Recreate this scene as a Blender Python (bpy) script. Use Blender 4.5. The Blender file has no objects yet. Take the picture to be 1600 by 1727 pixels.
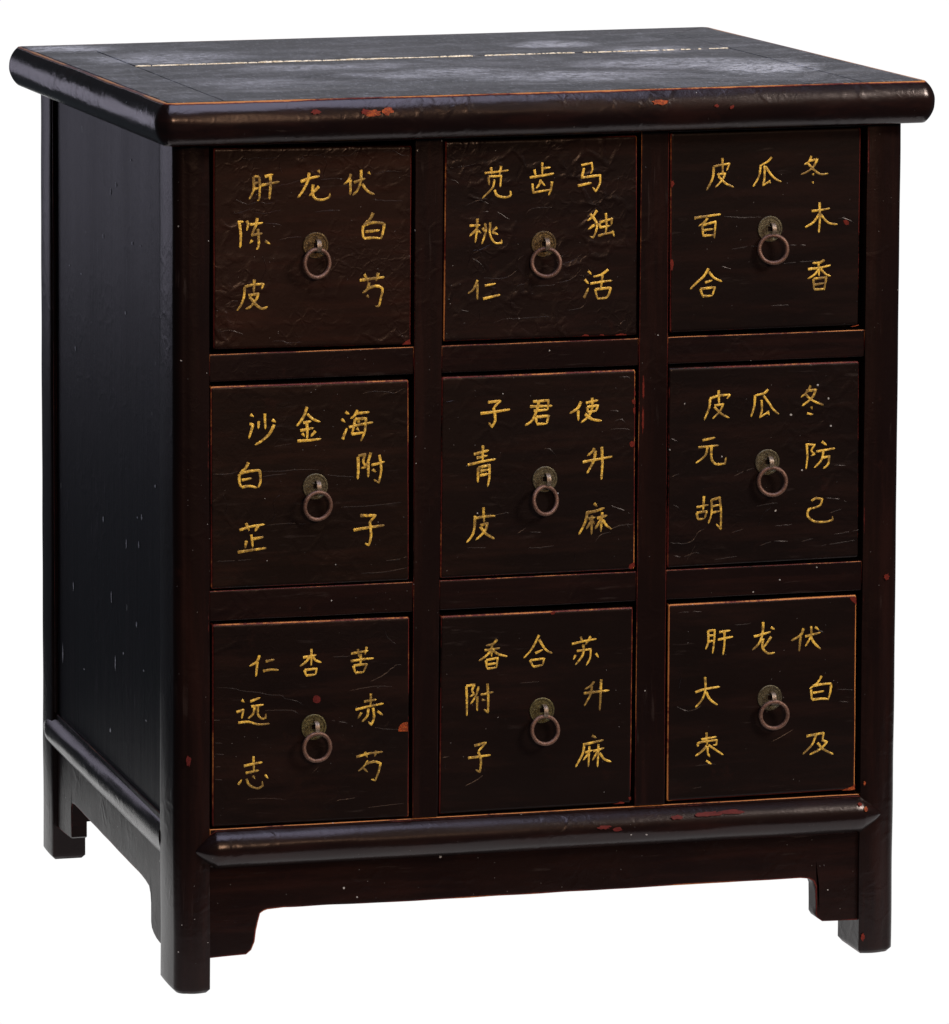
import bpy, bmesh, math, random
from mathutils import Vector, Matrix, noise
random.seed(7)
SC = bpy.context.scene
COL = SC.collection

# ------------------------------------------------------------------ camera
cd = bpy.data.cameras.new('camera'); cam = bpy.data.objects.new('camera', cd); COL.objects.link(cam)
cd.sensor_fit = 'HORIZONTAL'; cd.sensor_width = 36.0
cd.lens = 8264.951 / 1600 * 36.0
cd.shift_x = (800 + 480.283) / 1600; cd.shift_y = (21.871 - 863.5) / 1600
cd.clip_start = 0.05; cd.clip_end = 200
_R, _U, _B = Vector((0.98549, -0.16944, -0.009983)), Vector((0.025173, 0.087739, 0.995825)), Vector((-0.167857, -0.981627, 0.090731))
cam.matrix_world = Matrix(((_R.x, _U.x, _B.x, -1.173024), (_R.y, _U.y, _B.y, -4.354694), (_R.z, _U.z, _B.z, 1.334525), (0, 0, 0, 1)))
SC.camera = cam

# ------------------------------------------------------------------ studio light
w = bpy.data.worlds.new('World'); SC.world = w; w.use_nodes = True
w.node_tree.nodes['Background'].inputs[0].default_value = (0.75, 0.85, 1.0, 1)
w.node_tree.nodes['Background'].inputs[1].default_value = 0.05

def area(name, loc, target, sx, sy, power, col, spread=180):
    l = bpy.data.lights.new(name, 'AREA'); l.shape = 'RECTANGLE'; l.size = sx; l.size_y = sy
    l.energy = power; l.color = col; l.spread = math.radians(spread)
    o = bpy.data.objects.new(name, l); COL.objects.link(o); o.location = loc
    o.rotation_euler = (Vector(target) - Vector(loc)).to_track_quat('-Z', 'Y').to_euler()
    return o
area('key_lamp', (2.9, -2.1, 2.6), (0.35, 0, 0.4), 0.8, 0.8, 140, (1.0, 0.91, 0.78))
area('warm_lamp', (0.35, -4.7, 2.15), (0.3, 0, 0.5), 1.1, 0.6, 108, (1.0, 0.67, 0.41))
area('overhead_lamp', (0.3, -0.85, 3.0), (0.35, 0.0, 0.6), 1.8, 1.6, 58, (0.66, 0.74, 1.0))
area('side_lamp', (-1.25, 3.3, 0.60), (0.0, 0.25, 0.5), 1.1, 0.9, 3.5, (0.84, 0.80, 1.0))
area('back_lamp', (1.3, 3.2, 2.0), (0.35, 0.3, 0.8), 2.8, 1.2, 7, (0.88, 0.88, 1.0))

SC.view_settings.view_transform = 'Standard'; SC.view_settings.look = 'None'
SC.view_settings.exposure = 0; SC.view_settings.gamma = 1
SC.render.engine = 'CYCLES'
SC.cycles.max_bounces = 6; SC.cycles.sample_clamp_indirect = 4
SC.render.film_transparent = False

# ------------------------------------------------------------------ materials
class NT:
    def __init__(s, name):
        s.m = bpy.data.materials.new(name); s.m.use_nodes = True; s.t = s.m.node_tree
        s.n = s.t.nodes; s.b = s.n['Principled BSDF']
    def new(s, t, **k):
        n = s.n.new(t)
        for a, v in k.items(): setattr(n, a, v)
        return n
    def lk(s, a, b): s.t.links.new(a, b)
    def val(s, inp, v):
        if isinstance(v, (int, float)): inp.default_value = v
        elif isinstance(v, tuple): inp.default_value = v if len(v) == 4 or inp.type == 'VECTOR' else (*v, 1)
        else: s.lk(v, inp)
    def math(s, op, a, b=None, c=None, clamp=False):
        n = s.new('ShaderNodeMath', operation=op, use_clamp=clamp); s.val(n.inputs[0], a)
        if b is not None: s.val(n.inputs[1], b)
        if c is not None: s.val(n.inputs[2], c)
        return n.outputs[0]
    def mix(s, f, a, b):
        n = s.new('ShaderNodeMix', data_type='RGBA'); s.val(n.inputs[0], f); s.val(n.inputs[6], a); s.val(n.inputs[7], b)
        return n.outputs[2]
    def noise(s, vec, scale, detail=3, rough=0.55, dist=0.0):
        n = s.new('ShaderNodeTexNoise'); s.lk(vec, n.inputs['Vector']); n.inputs['Scale'].default_value = scale
        n.inputs['Detail'].default_value = detail; n.inputs['Roughness'].default_value = rough; n.inputs['Distortion'].default_value = dist
        return n.outputs['Fac'], n.outputs['Color']
    def vor(s, vec, scale, feature='F1', rnd=1.0):
        n = s.new('ShaderNodeTexVoronoi', feature=feature); s.lk(vec, n.inputs['Vector']); n.inputs['Scale'].default_value = scale
        n.inputs['Randomness'].default_value = rnd
        return n
    def ramp(s, f, a, b):   # smooth step from a to b
        n = s.new('ShaderNodeMapRange', interpolation_type='SMOOTHSTEP'); s.val(n.inputs[0], f)
        n.inputs[1].default_value = a; n.inputs[2].default_value = b
        return n.outputs[0]
    def scale(s, vec, v):
        n = s.new('ShaderNodeVectorMath', operation='MULTIPLY'); s.lk(vec, n.inputs[0]); n.inputs[1].default_value = v
        return n.outputs[0]
    def warp(s, vec, amt, scale):
        _, c = s.noise(vec, scale, 2)
        a = s.new('ShaderNodeVectorMath', operation='SUBTRACT'); s.lk(c, a.inputs[0]); a.inputs[1].default_value = (.5, .5, .5)
        m = s.new('ShaderNodeVectorMath', operation='SCALE'); s.lk(a.outputs[0], m.inputs[0]); m.inputs['Scale'].default_value = amt
        d = s.new('ShaderNodeVectorMath', operation='ADD'); s.lk(vec, d.inputs[0]); s.lk(m.outputs[0], d.inputs[1])
        return d.outputs[0]

ROOT = bpy.data.objects.new('medicine_cabinet', None); COL.objects.link(ROOT)
ROOT.empty_display_size = 0.1
ROOT['label'] = 'black lacquered wooden cabinet with nine small drawers lettered in gold and iron ring pulls'
ROOT['category'] = 'cabinet'

def lacquer(name, base=(0.0044, 0.0018, 0.0017), base2=(0.0062, 0.0025, 0.0020), rough=(0.25, 0.38), spec=0.19,
            crackle=0.0, grain=(1, 1, 1), grain_amt=0.10, lump=0.0, wear=1.0, wear_cols=((0.075, 0.010, 0.008), (0.38, 0.15, 0.04)),
            speck=1.0, spk_str=(1, 1, 1), spt=(1.0, .86, .88, 1), scf=((0.032, 0.024, 0.022), .35), dust=None, seed=0.0):
    s = NT(name); b = s.b
    tc = s.new('ShaderNodeTexCoord'); tc.object = ROOT
    ad = s.new('ShaderNodeVectorMath', operation='ADD'); s.lk(tc.outputs['Object'], ad.inputs[0]); ad.inputs[1].default_value = (seed, seed * 1.7, seed * .6)
    v = ad.outputs[0]
    n1, _ = s.noise(v, 9, 4)
    col = s.mix(s.ramp(n1, .35, .68), base, base2)
    # fine long grain streaks
    gv = s.scale(v, grain); g, _ = s.noise(gv, 60, 5, .65)
    g2, _ = s.noise(gv, 17, 3, .6)
    # reddish undercoat glimmering through thin places
    n2, _ = s.noise(v, 34, 5, .7)
    thin = s.math('MULTIPLY', s.ramp(n2, .60, .78), .35)
    col = s.mix(thin, col, (0.022, 0.007, 0.005))
    sc1, _ = s.noise(gv, 230, 3, .6); sc2, _ = s.noise(v, 16, 3, .6)
    scuff = s.math('MULTIPLY', s.math('MULTIPLY', s.ramp(sc1, .60, .70), s.ramp(sc2, .50, .66)), scf[1])
    col = s.mix(scuff, col, scf[0])
    streak = s.math('MULTIPLY', s.ramp(g, .45, .70), .55)
    col = s.mix(streak, col, tuple(c * k for c, k in zip(base2, (2.3, 1.9, 1.8))))
    # worn arrises, from the mesh attribute
    at = s.new('ShaderNodeAttribute', attribute_name='wear')
    wn, _ = s.noise(v, 42, 5, .7); wn2, _ = s.noise(v, 260, 3, .6); wn3, _ = s.noise(v, 7, 2)
    wsum = s.math('MULTIPLY_ADD', wn, .9, s.math('MULTIPLY_ADD', wn2, .55, s.math('MULTIPLY_ADD', wn3, 2.3, -.86)))   # ~1.0 mean
    wv = s.math('MULTIPLY', s.math('MULTIPLY', at.outputs['Fac'], wear), wsum)
    red = s.ramp(wv, .54, .72); org = s.ramp(wv, .88, 1.18)
    wc = s.mix(org, wear_cols[0], wear_cols[1])
    col = s.mix(red, col, wc)
    # dust specks and pin-prick losses
    wv_ = s.scale(s.warp(v, .004, 90), spk_str)
    vo = s.vor(wv_, 75); cr = s.new('ShaderNodeSeparateColor'); s.lk(vo.outputs['Color'], cr.inputs[0])
    rad = s.math('MULTIPLY_ADD', s.math('POWER', cr.outputs[1], 3.0), .060, .022)
    sp = s.math('MULTIPLY', s.math('LESS_THAN', vo.outputs['Distance'], rad), s.math('GREATER_THAN', cr.outputs[0], .62))
    vo2 = s.vor(v, 240); cr2 = s.new('ShaderNodeSeparateColor'); s.lk(vo2.outputs['Color'], cr2.inputs[0])
    sp2 = s.math('MULTIPLY', s.math('LESS_THAN', vo2.outputs['Distance'], .09), s.math('GREATER_THAN', cr2.outputs[0], .90))
    spn = s.ramp(n1, .42, .62)
    sps = s.math('ADD', s.math('MULTIPLY', sp, .75), s.math('MULTIPLY', s.math('MULTIPLY', sp2, spn), .30), clamp=True)
    col = s.mix(s.math('MULTIPLY', sps, speck), col, (0.34, 0.33, 0.33))
    # rubbed dust film
    rg = s.math('MULTIPLY_ADD', g2, rough[1] - rough[0], rough[0])
    if dust is not None:
        spots, amt = dust
        tot = None
        sx = s.new('ShaderNodeSeparateXYZ'); s.lk(s.warp(s.warp(tc.outputs['Object'], .07, 8), .02, 40), sx.inputs[0])
        for (px, py, rx, ry, k) in spots:
            dx = s.math('DIVIDE', s.math('SUBTRACT', sx.outputs[0], px), rx); dy = s.math('DIVIDE', s.math('SUBTRACT', sx.outputs[1], py), ry)
            r2 = s.math('ADD', s.math('MULTIPLY', dx, dx), s.math('MULTIPLY', dy, dy))
            e = s.math('MULTIPLY', s.ramp(r2, 1.0, 0.0), k)
            tot = e if tot is None else s.math('MAXIMUM', tot, e)
        dn, _ = s.noise(s.scale(v, (1, 1.5, 1)), 55, 6, .8, 1.5)
        dn2, _ = s.noise(s.scale(v, (1, 1.6, 1)), 9, 4, .65, 2.0)
        film = s.math('MULTIPLY', tot, s.math('MULTIPLY', s.ramp(dn, .36, .64), 1.35))
        film = s.math('ADD', film, s.math('MULTIPLY', s.ramp(dn2, .42, .70), .18))
        fine, _ = s.noise(s.scale(v, (1, .26, 1)), 430, 3, .8)
        film = s.math('ADD', film, s.math('MULTIPLY', s.ramp(fine, .55, .66), .38))
        film = s.math('MULTIPLY', film, amt, clamp=True)
        col = s.mix(film, col, (0.40, 0.40, 0.42))
        rg = s.math('MULTIPLY_ADD', film, .25, rg, clamp=True)
    rg = s.math('MULTIPLY_ADD', red, .18, rg, clamp=True)
    s.lk(col, b.inputs['Base Color']); s.lk(rg, b.inputs['Roughness'])
    b.inputs['Specular IOR Level'].default_value = spec; b.inputs['Specular Tint'].default_value = spt
    # relief
    h = s.math('MULTIPLY', g, grain_amt)
    fn, _ = s.noise(v, 330, 4, .7)
    h = s.math('MULTIPLY_ADD', fn, .32, h)
    if lump: 
        ln, _ = s.noise(v, 26, 4, .62); h = s.math('MULTIPLY_ADD', ln, lump, h)
    if crackle:
        cvv = s.warp(s.warp(v, .020, 30), .005, 120)
        for sc_, am in ((44, 1.0), (105, .30)):
            ve = s.vor(cvv, sc_, 'DISTANCE_TO_EDGE', .9)
            ridge = s.ramp(ve.outputs['Distance'], .20, .0)
            patch, _ = s.noise(v, 13 if sc_ < 100 else 21, 3, .6)
            h = s.math('MULTIPLY_ADD', s.math('MULTIPLY', ridge, s.ramp(patch, .47, .62)), crackle * am, h)
    h = s.math('MULTIPLY_ADD', red, -.9, h)
    bp = s.new('ShaderNodeBump'); bp.inputs['Strength'].default_value = 0.9; bp.inputs['Distance'].default_value = 0.00035
    s.lk(h, bp.inputs['Height']); s.lk(bp.outputs[0], b.inputs['Normal'])
    return s.m

def simple(name, c1, c2, rough, metallic, nscale=180, bump=.0002, spec=.5, c3=None, fade=None):
    s = NT(name); tc = s.new('ShaderNodeTexCoord'); tc.object = ROOT; v = tc.outputs['Object']
    n, _ = s.noise(v, nscale, 4, .65)
    col = s.mix(s.ramp(n, .36, .64), c1, c2)
    n2, _ = s.noise(v, nscale * 3.1, 3, .6)
    if c3: col = s.mix(s.math('MULTIPLY', s.ramp(n2, .55, .68), .8), col, c3)
    if fade:
        f1, _ = s.noise(v, 75, 5, .75); f2, _ = s.noise(v, 14, 2, .5)
        col = s.mix(s.math('MULTIPLY', s.ramp(s.math('MULTIPLY_ADD', f2, .5, f1), .68, .86), .85), col, fade)
    s.lk(col, s.b.inputs['Base Color']); s.b.inputs['Metallic'].default_value = metallic
    s.lk(s.math('MULTIPLY_ADD', n2, .25, rough - .12), s.b.inputs['Roughness'])
    s.b.inputs['Specular IOR Level'].default_value = spec
    bp = s.new('ShaderNodeBump'); bp.inputs['Strength'].default_value = .8; bp.inputs['Distance'].default_value = bump
    s.lk(n2, bp.inputs['Height']); s.lk(bp.outputs[0], s.b.inputs['Normal'])
    return s.m

M_POST = lacquer('post_lacquer', grain=(1, 1, .08), lump=1.1, crackle=.5, seed=1.3, spec=.16)
M_RAIL = lacquer('rail_lacquer', grain=(.08, 1, 1), lump=1.0, crackle=.7, seed=2.1, wear=1.12)
M_MOLD = lacquer('moulding_lacquer', grain=(.15, 1, 1), lump=.7, crackle=.45, seed=3.3, rough=(.19, .30), spec=.29)
M_EDGE = lacquer('top_edge_lacquer', grain=(.25, .25, 1), lump=.8, crackle=.55, seed=4.7, rough=(.18, .30), spec=.36, wear=1.12)
M_SIDE = lacquer('side_panel_lacquer', base=(0.0052, 0.0046, 0.0062), base2=(0.0075, 0.0060, 0.0080), grain=(1, 1, .05), grain_amt=1.1, rough=(.34, .46), spec=.12, spk_str=(1, 1, .3), speck=1.4, spt=(1, 1, 1, 1), scf=((.12, .10, .12), .9), crackle=.25, lump=.9, seed=5.5)
M_APRON = lacquer('apron_lacquer', spec=.07, grain=(.1, 1, 1), lump=1.2, crackle=.5, seed=6.1, wear=1.1)
M_TOP = lacquer('top_lacquer', base=(0.010, 0.010, 0.011), base2=(0.018, 0.018, 0.019), grain=(.06, 1, 1), grain_amt=.35, rough=(.34, .50), seed=7.9, wear=.8, spt=(1, 1, 1, 1),
    dust=([(.62, .14, .075, .07, 1.0), (.56, .20, .12, .07, .6), (.50, .41, .055, .05, .9), (.02, .49, .06, .05, .9), (.31, .17, .10, .05, .5), (.22, .25, .12, .04, .5), (.09, .37, .10, .07, .6), (.58, .33, .07, .05, .6), (.42, .11, .13, .06, .5), (.12, .12, .10, .06, .3)], 1.0), speck=1.3)
M_DRAW = [lacquer('drawer_lacquer_%d' % i, base=b0, base2=b1, grain=(.12, 1, 1), crackle=c, lump=l, seed=10 + i * 3.17, rough=(.26, .38), wear=wr)
    for i, (b0, b1, c, l, wr) in enumerate([  # first and fourth bases are browner: warm sheen put into the colour
        ((0.0080, 0.0030, 0.0020), (0.0102, 0.0040, 0.0025), 1.7, 1.3, .95), ((0.0047, 0.0023, 0.0020), (0.0062, 0.0029, 0.0023), 1.7, 1.4, 1.05), ((0.0039, 0.0021, 0.0019), (0.0052, 0.0026, 0.0021), .15, 1.2, 1.0),
        ((0.0057, 0.0029, 0.0021), (0.0073, 0.0035, 0.0023), .7, 1.8, 1.0), ((0.0044, 0.0023, 0.0020), (0.0057, 0.0029, 0.0022), .5, 1.5, 1.1), ((0.0039, 0.0021, 0.0019), (0.0052, 0.0026, 0.0021), .8, 1.8, 1.0),
        ((0.0044, 0.0023, 0.0020), (0.0060, 0.0029, 0.0022), .7, 1.6, 1.0), ((0.0042, 0.0022, 0.0019), (0.0052, 0.0026, 0.0021), .15, 1.0, 1.0), ((0.0041, 0.0022, 0.0019), (0.0052, 0.0026, 0.0021), .3, 1.1, 1.3)])]
M_GOLD = simple('gold_paint', (.66, .41, .045), (.42, .24, .026), .42, .2, 300, .0006, c3=(.95, .76, .27), fade=(.10, .055, .012))
M_IRON = simple('rusty_iron', (.080, .038, .028), (.13, .066, .046), .50, .50, 330, .0004, c3=(.20, .15, .13))
M_STAPLE = simple('staple_iron', (.20, .155, .12), (.11, .075, .055), .42, .65, 300, .0003, c3=(.34, .30, .26))
M_BRASS = [simple('coin_brass_%d' % i, a, b_, .44, .75, 300, .0005, c3=c) for i, (a, b_, c) in enumerate([
    ((.045, .030, .018), (.09, .06, .025), (.22, .14, .045)), ((.055, .045, .030), (.10, .085, .05), (.17, .15, .10)), ((.10, .085, .035), (.06, .05, .025), (.20, .17, .08))])]
M_RED = simple('red_undercoat', (.075, .008, .005), (.11, .012, .007), .6, 0, 300, .0004, c3=(.035, .006, .005), spec=.10)
M_ORANGE = simple('orange_undercoat', (.24, .040, .009), (.10, .014, .006), .55, 0, 330, .0005, c3=(.36, .12, .02), spec=.12)
M_DARKRED = simple('dark_red_undercoat', (.055, .006, .006), (.080, .010, .009), .55, 0, 300, .0003, spec=.10)
M_CREAM = simple('bare_wood', (.80, .74, .60), (.52, .44, .30), .75, 0, 160, .0004, c3=(.05, .035, .02))
M_INSIDE = simple('shade_dark_inside_wood', (.006, .004, .003), (.009, .006, .004), .9, 0, 40, .0003, spec=.1)  # near-black: the shade inside the carcase is put into the wood colour

# ------------------------------------------------------------------ mesh helpers
def link(name, verts, faces, mat, parent=ROOT, wear=None, smooth=True, label=None, sharp=50):
    me = bpy.data.meshes.new(name); me.from_pydata([tuple(p) for p in verts], [], faces)
    at = me.attributes.new('wear', 'FLOAT', 'POINT')
    at.data.foreach_set('value', wear if wear is not None else [0.0] * len(verts))
    me.materials.append(mat); 
    bm = bmesh.new(); bm.from_mesh(me); bmesh.ops.recalc_face_normals(bm, faces=bm.faces); bm.to_mesh(me); bm.free()
    if smooth:
        me.shade_smooth()
        try: me.set_sharp_from_angle(angle=math.radians(sharp))
        except Exception: pass
    o = bpy.data.objects.new(name, me); COL.objects.link(o); o.parent = parent
    if label: o['label'] = label
    return o

def axis_list(lo, hi, r, sub):
    a = [lo, lo + .3 * r, lo + r, lo + r + .0012]; z = [hi - r - .0012, hi - r, hi - .3 * r, hi]
    n = max(1, int((z[0] - a[-1]) / sub)); mid = [a[-1] + (z[0] - a[-1]) * k / n for k in range(1, n)]
    if a[-1] >= z[0]: return [lo, lo + .3 * r, lo + r, hi - r, hi - .3 * r, hi]
    return a + mid + z

def rbox(x0, x1, y0, y1, z0, z1, r=.001, sub=.012, wearfn=None, jit=.00018, warp=None):
    """rounded box as a grid; returns verts, faces, wear"""
    X, Y, Z = axis_list(x0, x1, r, sub), axis_list(y0, y1, min(r, (y1 - y0) * .4), sub), axis_list(z0, z1, r, sub)
    L = (X, Y, Z); idx = {}; V = []; W = []; F = []
    lo = (x0 + r, y0 + r, z0 + r); hi = (x1 - r, y1 - r, z1 - r)
    def vid(i, j, k):
        key = (i, j, k)
        if key in idx: return idx[key]
        p = Vector((X[i], Y[j], Z[k])); q = Vector([min(max(p[a], lo[a]), hi[a]) for a in range(3)]); d = p - q
        c = sum(1 for a in range(3) if abs(d[a]) > 1e-7)
        if d.length > 1e-9: p = q + d.normalized() * r
        w_ = 1.0 if c >= 2 else 0.0
        if w_ and wearfn: w_ *= wearfn(p)
        if jit:
            nv = noise.noise_vector(p * 26) + noise.noise_vector(p * 90) * .5
            p = p + nv * jit * (1.6 if c >= 2 else .7)
        if warp: p = warp(p)
        idx[key] = len(V); V.append(p); W.append(w_); return idx[key]
    nx, ny, nz = len(X) - 1, len(Y) - 1, len(Z) - 1
    for i in range(nx):
        for k in range(nz):
            F.append((vid(i, 0, k), vid(i + 1, 0, k), vid(i + 1, 0, k + 1), vid(i, 0, k + 1)))
            F.append((vid(i, ny, k), vid(i, ny, k + 1), vid(i + 1, ny, k + 1), vid(i + 1, ny, k)))
    for j in range(ny):
        for k in range(nz):
            F.append((vid(0, j, k), vid(0, j, k + 1), vid(0, j + 1, k + 1), vid(0, j + 1, k)))
            F.append((vid(nx, j, k), vid(nx, j + 1, k), vid(nx, j + 1, k + 1), vid(nx, j, k + 1)))
    for i in range(nx):
        for j in range(ny):
            F.append((vid(i, j, 0), vid(i, j + 1, 0), vid(i + 1, j + 1, 0), vid(i + 1, j, 0)))
            F.append((vid(i, j, nz), vid(i + 1, j, nz), vid(i + 1, j + 1, nz), vid(i, j + 1, nz)))
    return V, F, W

def sweep(sections, closed_profile=True, caps=True):
    """sections: list of point lists of equal length -> verts, faces"""
    V = [p for s_ in sections for p in s_]; n = len(sections[0]); F = []
    for a in range(len(sections) - 1):
        for b in range(n if closed_profile else n - 1):
            c = (b + 1) % n
            F.append((a * n + b, a * n + c, (a + 1) * n + c, (a + 1) * n + b))
    if caps:
        F.append(tuple(range(n - 1, -1, -1))); o = (len(sections) - 1) * n; F.append(tuple(range(o, o + n)))
    return V, F

# ------------------------------------------------------------------ backdrop: an added white sweep that glows by itself, so no shadow shows
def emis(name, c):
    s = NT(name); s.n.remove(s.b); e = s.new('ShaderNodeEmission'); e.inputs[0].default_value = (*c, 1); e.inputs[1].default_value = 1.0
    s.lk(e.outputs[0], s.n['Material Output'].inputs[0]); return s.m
M_WHITE = emis('self_glowing_white', (1.02, 1.02, 1.02))  # the sheet emits its own white, with no lamp behind it
WALL_Y, WALL_TOP = 2.5, 1.05
prof = [(-0.30, -0.0034), (0.5, -0.0034), (1.9, -0.0034)] + [(1.9 + .6 * math.sin(math.radians(a)), -0.0034 + .6 - .6 * math.cos(math.radians(a))) for a in range(10, 91, 10)] + [(WALL_Y, WALL_TOP)]
V, F = sweep([[(x0 + (x1 - x0) * min(1, (y + .3) / 2.8), max(y, yf_), z) for (y, z) in prof] for x0, x1, yf_ in ((-.30, .22, -.15), (1.25, 2.3, -.30))], closed_profile=False, caps=False)
bd = link('backdrop', V, F, M_WHITE, parent=None); bd['kind'] = 'structure'

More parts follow.
